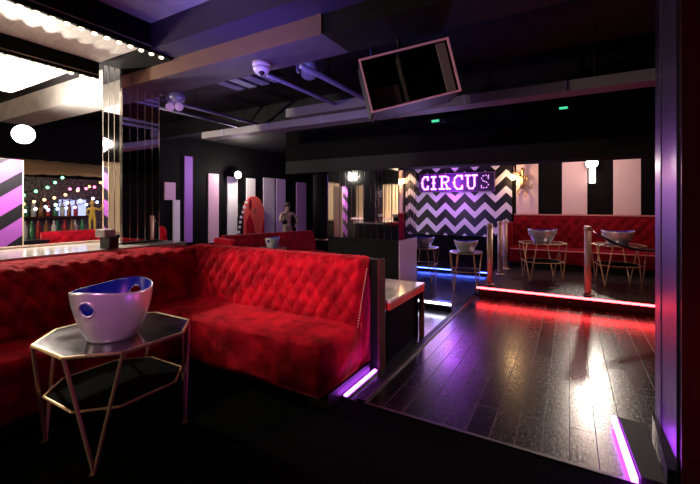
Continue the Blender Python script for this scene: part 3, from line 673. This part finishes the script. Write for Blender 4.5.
# ------------------------------------------------------------------ flood lights
def flood(label, loc, e, col=(1, .90, .76), aim=0, r=.05, off=(0, 0, 0), tgt=None, R_=.10):
    t = thing('flood_light', label, 'light', loc, aim)
    obj('housing', lathe([(.05, -.06), (R_, .0), (R_+.01, .0), (R_+.01, -.03), (.06, -.09)], 20), black, t, True).rotation_euler = (PI/2, 0, 0)
    obj('bracket', TB([(0, .08, 0), (0, .16, .0), (0, .16, .12)], .010, 6), black, t)
    bm = bmesh.new(); ball(bm, (0, -.01, 0), R_, 20, (1, .8, 1)); obj('bulb', bm, star_m, t, True)
    p = (loc[0]+off[0], loc[1]+off[1], loc[2]+off[2])
    if tgt: lamp('flood_source', (p[0], p[1], p[2]-.12), e, col, r, 'SPOT', tgt, 64, .7)
    else: lamp('flood_source', p, e, col, r)
flood('dazzling bare flood light above the striped pillar at far left', (-5.7, 2.0, 2.35), 175, off=(.15, -.02, 0), aim=1.2, R_=.11)
flood('dazzling white light high on the left wall over the coat cutout', (-8.02, 7.62, 2.34), 50, off=(.14, 0, 0), aim=PI/2)
flood('dazzling white light high on the far wall above the platform sofa', (.40, 9.30, 2.37), 230, off=(0, -.14, 0), tgt=(.2, 4.5, 0.3), R_=.11)
t = thing('wall_sconce', 'slim upright white wall sconce just beneath the far flood light', 'lamp', (.42, 9.53, 2.12))
obj('shade', lathe([(.05, -.16), (.06, -.15), (.06, .15), (.05, .16)], 18), mat('frosted_shade', (.9, .85, .8), .4, emit=(1, .9, .8), es=2.2), t, True)
obj('mount', BX(-.03, .03, .04, .07, -.05, .05), goldd, t)
# ------------------------------------------------------------------ bulb rows on the beams
def bulb(label, loc, group):
    t = thing('beam_bulb', label, 'bulb', loc, 0, group)
    obj('socket', lathe([(.030, -.008), (.033, 0)], 12), black, t)
    bm = bmesh.new(); ball(bm, (0, 0, -.014), .024, 10, (1, 1, .7)); obj('globe', bm, bulb_m, t, True); return t
r1 = bulb('round warm bulb in the upper row under the black ceiling step nearest the camera', (-3.645, 2.42, 3.035), 'bulbs under the nearer black ceiling step')
for k in range(1, 15): dup(r1, (-3.645, 2.42-.106*k, 3.035), 0, r1['label'])
r2 = bulb('round warm bulb in the lower row running towards the mirrored column', (-4.415, 2.14, 2.865), 'bulbs under the farther black ceiling step')
for k in range(1, 14): dup(r2, (-4.415, 2.14-.10*k, 2.865), 0, r2['label'])
# ------------------------------------------------------------------ ceiling services
t = thing('cable_duct', 'long pale ceiling duct running across above the dance floor', 'duct', (-5.0, 4.0, 2.54))
obj('casing', BX(0, 8.4, 0, .22, 0, .10), greyl, t, bevel=.004)
for k in range(9): obj('joint_strip', BX(.45+k*.9, .48+k*.9, -.006, .0, .0, .10), pipe_m, t)
for k in range(4): obj('hanger', TB([(.8+k*2.2, .11, .10), (.8+k*2.2, .11, .659)], .006, 6), black, t)
for k, (x, y0, y1, z, r) in enumerate(((-2.74, 3.02, 6.0, 2.86, .022), (-2.30, 3.02, 5.9, 2.88, .03), (-4.54, 3.02, 5.6, 2.86, .022), (-4.96, 3.02, 5.2, 2.86, .022))):
    lab = ['thin grey ceiling pipe starting beside the dome camera', 'thicker grey ceiling pipe passing the moving-head light', 'thin ceiling pipe above the twin spotlight', 'thin ceiling pipe nearest the mirrored column'][k]
    t = thing('ceiling_pipe', lab, 'pipe', (x, y0, z)); obj('pipe', TB([(0, 0, 0), (0, y1-y0, 0)], r, 10), pipe_m, t, True)
    for yy in (.5, 1.6): obj('hanger', TB([(0, yy, 0), (0, yy, 3.199-z)], .005, 6), black, t)
t = thing('duct_branch', 'short pale sloping duct beneath the dark ceiling, behind the dome camera', 'duct', (-3.6, 4.35, 2.78))
obj('casing', prism([(0, 0), (1.7, .0), (1.7, .3), (.25, .3)], 0, .13), greyl, t, bevel=.005)
obj('hanger', TB([(.9, .15, .13), (.9, .15, .419)], .006, 6), black, t)
t = thing('ceiling_panel_rack', 'blue-grey slatted vent under the dark ceiling left of the dome camera', 'vent', (-3.9, 3.15, 3.05))
for k in range(4): obj('slat', BX(.22*k, .22*k+.13, 0, .55, 0, .015), mat('vent_slat', (.32, .32, .52), .5), t)
obj('backing', BX(-.03, .85, 0, .55, .03, .06), black, t)
t = thing('dome_camera', 'small white security dome camera under the violet ceiling beam', 'camera', (-2.62, 2.80, 2.9))
obj('mount', lathe([(.085, -.05), (.09, -.03), (.09, 0)], 24), mat('pinkish_white_plastic', (.75, .60, .62), .4), t, True)
obj('housing', lathe([(.035, -.115), (.065, -.10), (.082, -.07), (.085, -.05)], 24), mat('white_plastic', (.75, .66, .70), .35), t, True)
bm = bmesh.new(); ball(bm, (.02, -.02, -.10), .034, 12); obj('lens_dome', bm, blackg, t, True)
def moving_head(label, loc, rz):
    t = thing('moving_head_light', label, 'stage light', loc, rz)
    obj('base', BX(-.11, .11, -.11, .11, -.07, 0), black, t, bevel=.01)
    bm = bmesh.new(); box(bm, -.14, -.11, -.04, .04, -.27, -.03); box(bm, .11, .14, -.04, .04, -.27, -.03); box(bm, -.14, .14, -.04, .04, -.08, -.055)
    obj('yoke', bm, mat('yoke_grey', (.3, .3, .45), .35, .5), t, bevel=.006)
    h = obj('head', lathe([(.05, -.12), (.085, -.10), (.095, .02), (.075, .10), (.04, .12)], 20), mat('head_shell', (.35, .36, .50), .3, .4), t, True)
    h.location = (0, 0, -.22); h.rotation_euler = (.9, 0, .3)
    l = obj('lens', lathe([(.045, -.13), (.052, -.12)], 20), mat('lens_glass', (.5, .55, .8), .1), h, True)
    return t
moving_head('grey moving-head stage light hanging right of the dome camera', (-2.42, 3.32, 3.199), .4)
def twin_spot(label, loc, rz):
    t = thing('twin_spotlight', label, 'stage light', loc, rz)
    obj('stem', TB([(0, 0, 0), (0, 0, -.26)], .012, 8), pipe_m, t, True)
    bm = bmesh.new(); ball(bm, (0, 0, -.34), .105, 16, (1.2, .8, .85)); obj('body', bm, mat('pale_blue_body', (.40, .42, .62), .3, .3), t, True)
    for s in (-1, 1):
        bm = bmesh.new(); ball(bm, (.058*s, -.03, -.47), .052, 14); obj('globe', bm, mat('lilac_globe', (.70, .45, .75), .3, emit=(.7, .4, .9), es=.25), t, True)
    return t
tw = twin_spot('twin-globe spotlight hanging right of the mirrored column', (-4.30, 3.05, 3.199), .5)
dup(tw, (-1.72, 3.40, 3.08), 1.9, 'twin-globe spotlight tucked behind the tilted speaker frame')
# tilted hanging speaker cabinet
ctr = Vector((-1.09, 2.84, 2.53)); R = Vector((.866, .5, 0)); U = Vector((0, 0, 1)); Fw = Vector((-.5, .866, 0))
a = math.radians(14); ex = (R*math.cos(a)+U*math.sin(a)); ez = (-R*math.sin(math.radians(16.5))+U*math.cos(math.radians(16.5)))
ez = (ez-ex*ez.dot(ex)).normalized(); ey = ez.cross(ex)
t = thing('hanging_speaker', 'tilted black speaker cabinet with pink outlined front hanging from the ceiling', 'speaker')
t.matrix_world = Matrix(((ex.x, ey.x, ez.x, ctr.x), (ex.y, ey.y, ez.y, ctr.y), (ex.z, ey.z, ez.z, ctr.z), (0, 0, 0, 1)))
w, h = .365, .218
bm = bmesh.new()
for A in ((-w, w, .02, .34, -h, -h+.02), (-w, w, .02, .34, h-.02, h), (-w, -w+.02, .02, .34, -h, h), (w-.02, w, .02, .34, -h, h), (-w, w, .32, .34, -h, h)): box(bm, *A)
obj('cabinet', bm, black, t)
bm = bmesh.new()
for A in ((-w, w, 0, .02, -h, -h+.011), (-w, w, 0, .02, h-.011, h), (-w, -w+.011, 0, .02, -h, h), (w-.013, w, 0, .02, -h, h)): box(bm, *A)
obj('front_frame', bm, mat('pink_edge_glow', (.80, .38, .50), .4, emit=(1, .35, .5), es=.12), t, label='pink-edged front frame')  # frame is no lamp; a faint pink glow is built into its material
obj('side_strip', BX(w-.10, w-.03, .03, .05, -h+.02, h-.02), mat('grey_strip', (.42, .38, .38), .5), t)
obj('divider', BX(-.06, -.045, .03, .25, -h+.02, h-.02), mat('divider_grey', (.12, .10, .10), .5), t)
obj('horn', BX(-w+.06, -.09, .10, .14, -h+.03, -.02), mat('dark_purple_horn', (.12, .06, .10), .4), t)
obj('woofer', rot_bm(TB([(.11, .20, 0), (.11, .24, 0)], [.10, .15], 24), 0), blackg, t, True)
obj('bracket', TB([(0, .2, h), (.06, .2, h+.42)], .014, 8), black, t)
# emergency indicators
for l, p in (('small green indicator light on the dark ceiling left of the far flood light', (-.05, 6.0-.1, 2.81)), ('small green indicator light on the ceiling below the tilted speaker', (-1.53, 4.97, 2.62))):
    t = thing('indicator_light', l, 'light', p); obj('case', BX(-.07, .12, 0, .04, -.02, .03), black, t); obj('lamp_face', BX(-.07, .03, -.008, 0, -.012, .018), led('green_led', (.1, 1, .5), .7), t)
    obj('stem', BX(-.01, .01, .01, .03,   .03, (3.199 if p[1] > 5.5 else 2.899)-p[2]), black, t)
t = thing('ceiling_rail', 'thin purplish rail across the dark ceiling right of the tilted speaker', 'rail', (-.6, 5.2, 2.9))
obj('rail', BX(-4, 4.1, 0, .03, 0, .03), mat('purple_rail', (.22, .10, .16), .4), t)
obj('hanger', BX(.0, .02, 0, .02, .03, .299), black, t)
# ------------------------------------------------------------------ behind the camera (seen in the mirrors)
def cloth_bm(x0, x1):
    bm = bmesh.new(); A = []; B = []
    for k in range(161):
        x = x0+(x1-x0)*k/160; y = .04*math.sin(k*.9); A.append(bm.verts.new((x, y, .55))); B.append(bm.verts.new((x, y, 2.35)))
    for k in range(160): bm.faces.new((A[k], A[k+1], B[k+1], B[k]))
    return bm
t = thing('curtain', 'cream pleated curtain on the near wall, seen in the mirrored block', 'curtain', (-6.9, -3.1, 0))
bm = bmesh.new(); A = []; B = []
for k in range(161):
    x = -1.4+3.4*k/160; y = .04*math.sin(k*.9)+.0; A.append(bm.verts.new((x, y, .95))); B.append(bm.verts.new((x, y, 2.35)))
for k in range(160): bm.faces.new((A[k], A[k+1], B[k+1], B[k]))
obj('cloth', bm, mat('cream_cloth', (.80, .64, .42), .8), t, True); obj('rail', TB([(-1.4, 0, 2.37), (2.0, 0, 2.37)], .015, 8), brass, t)
t = thing('curtain', 'cream pleated curtain on the left wall, seen in the mirrored column', 'curtain', (-8.2, 0, 0), PI/2)
obj('cloth', cloth_bm(-1.5, 1.7), mat('cream_cloth_b', (.80, .66, .46), .8), t, True); obj('rail', TB([(-1.5, 0, 2.37), (1.7, 0, 2.37)], .015, 8), brass, t)
t = thing('serving_counter', 'serving counter with lit edges on the near wall, seen in the mirrors', 'counter', (-5.6, -2.7, 0))
obj('body', BX(-2.6, 2.6, -.4, .2, 0, .88), black, t); obj('worktop', BX(-2.6, 2.6, -.4, .24, .88, .94), mat('counter_edge', (.8, .5, .5), .3, emit=(1, .6, .6), es=.8), t)
obj('foot_light', BX(-2.6, 2.6, .2, .22, .30, .34), led('foot_led', (1, .95, .9), 1.5), t)
flood('bright light on the near wall behind the camera, seen in the mirrors', (-5.3, -2.8, 2.2), 170, (1, .80, .60), PI, off=(0, .14, 0))
# ------------------------------------------------------------------ added fill lights, no fixtures behind them
lamp('sofa_fill', (-1.2, .7, 2.8), 380, (1, .58, .58), .06, 'SPOT', (-2.2, 3.0, .95), 44, .9)  # added fill on the sofa back, no fixture modelled
lamp('table_fill', (-.9, -.5, 2.5), 60, (1, .86, .84), .03, 'SPOT', (-2.51, 1.34, .82), 13, .6)  # added to brighten the near bucket, no source of its own
lamp('magenta_wash', (-1.55, .35, 1.5), 22, (1, .10, .85), .05, 'SPOT', (-2.47, 1.40, .8), 24, .9)
lamp('violet_beam_fill', (-2.4, 2.0, 2.0), 75, (.26, .19, 1), .25, 'SPOT', (-2.6, 3.1, 3.2), 120, .8)  # added to throw violet onto the ceiling beam, no fixture
lamp('violet_wash', (-2.6, 8.2, 1.5), 26, (.80, .50, .95), .4)
lamp('blue_wash', (-2.3, 7.9, .9), 12, (.08, .16, 1), .2)
lamp('red_wash', (.5, 6.85, 2.45), 26, (1, .55, .52), .2)
lamp('warm_wash_far', (.3, 8.5, 2.5), 32, (1, .62, .55), .2)
lamp('lilac_wall_wash', (-6.9, 6.6, 2.4), 30, (.75, .5, 1), .2)
lamp('red_glow_front', (.95, 2.1, .75), 3, (1, .05, .08), .1)
w_ = bpy.data.worlds.new('world'); S.world = w_; w_.use_nodes = True
w_.node_tree.nodes['Background'].inputs[0].default_value = (.02, .018, .025, 1); w_.node_tree.nodes['Background'].inputs[1].default_value = .3
lamp('sofa_end_glow', (-1.22, 2.72, .42), 1.6, (1, .08, .62), .05)  # added lamp standing in for spill from the purple LED strip
# ------------------------------------------------------------------ camera
cd = bpy.data.cameras.new('camera'); cd.sensor_width = 36; cd.lens = 380/700*36; cd.shift_y = -37/700; cd.clip_start = .05
cam = bpy.data.objects.new('camera', cd); COL.objects.link(cam); cam.location = (0, 0, 1.5); cam.rotation_euler = (PI/2, 0, math.radians(30)); S.camera = cam
vs = S.view_settings; vs.view_transform = 'Standard'; vs.look = 'None'; vs.exposure = .18; vs.gamma = 1; vs.use_curve_mapping = False
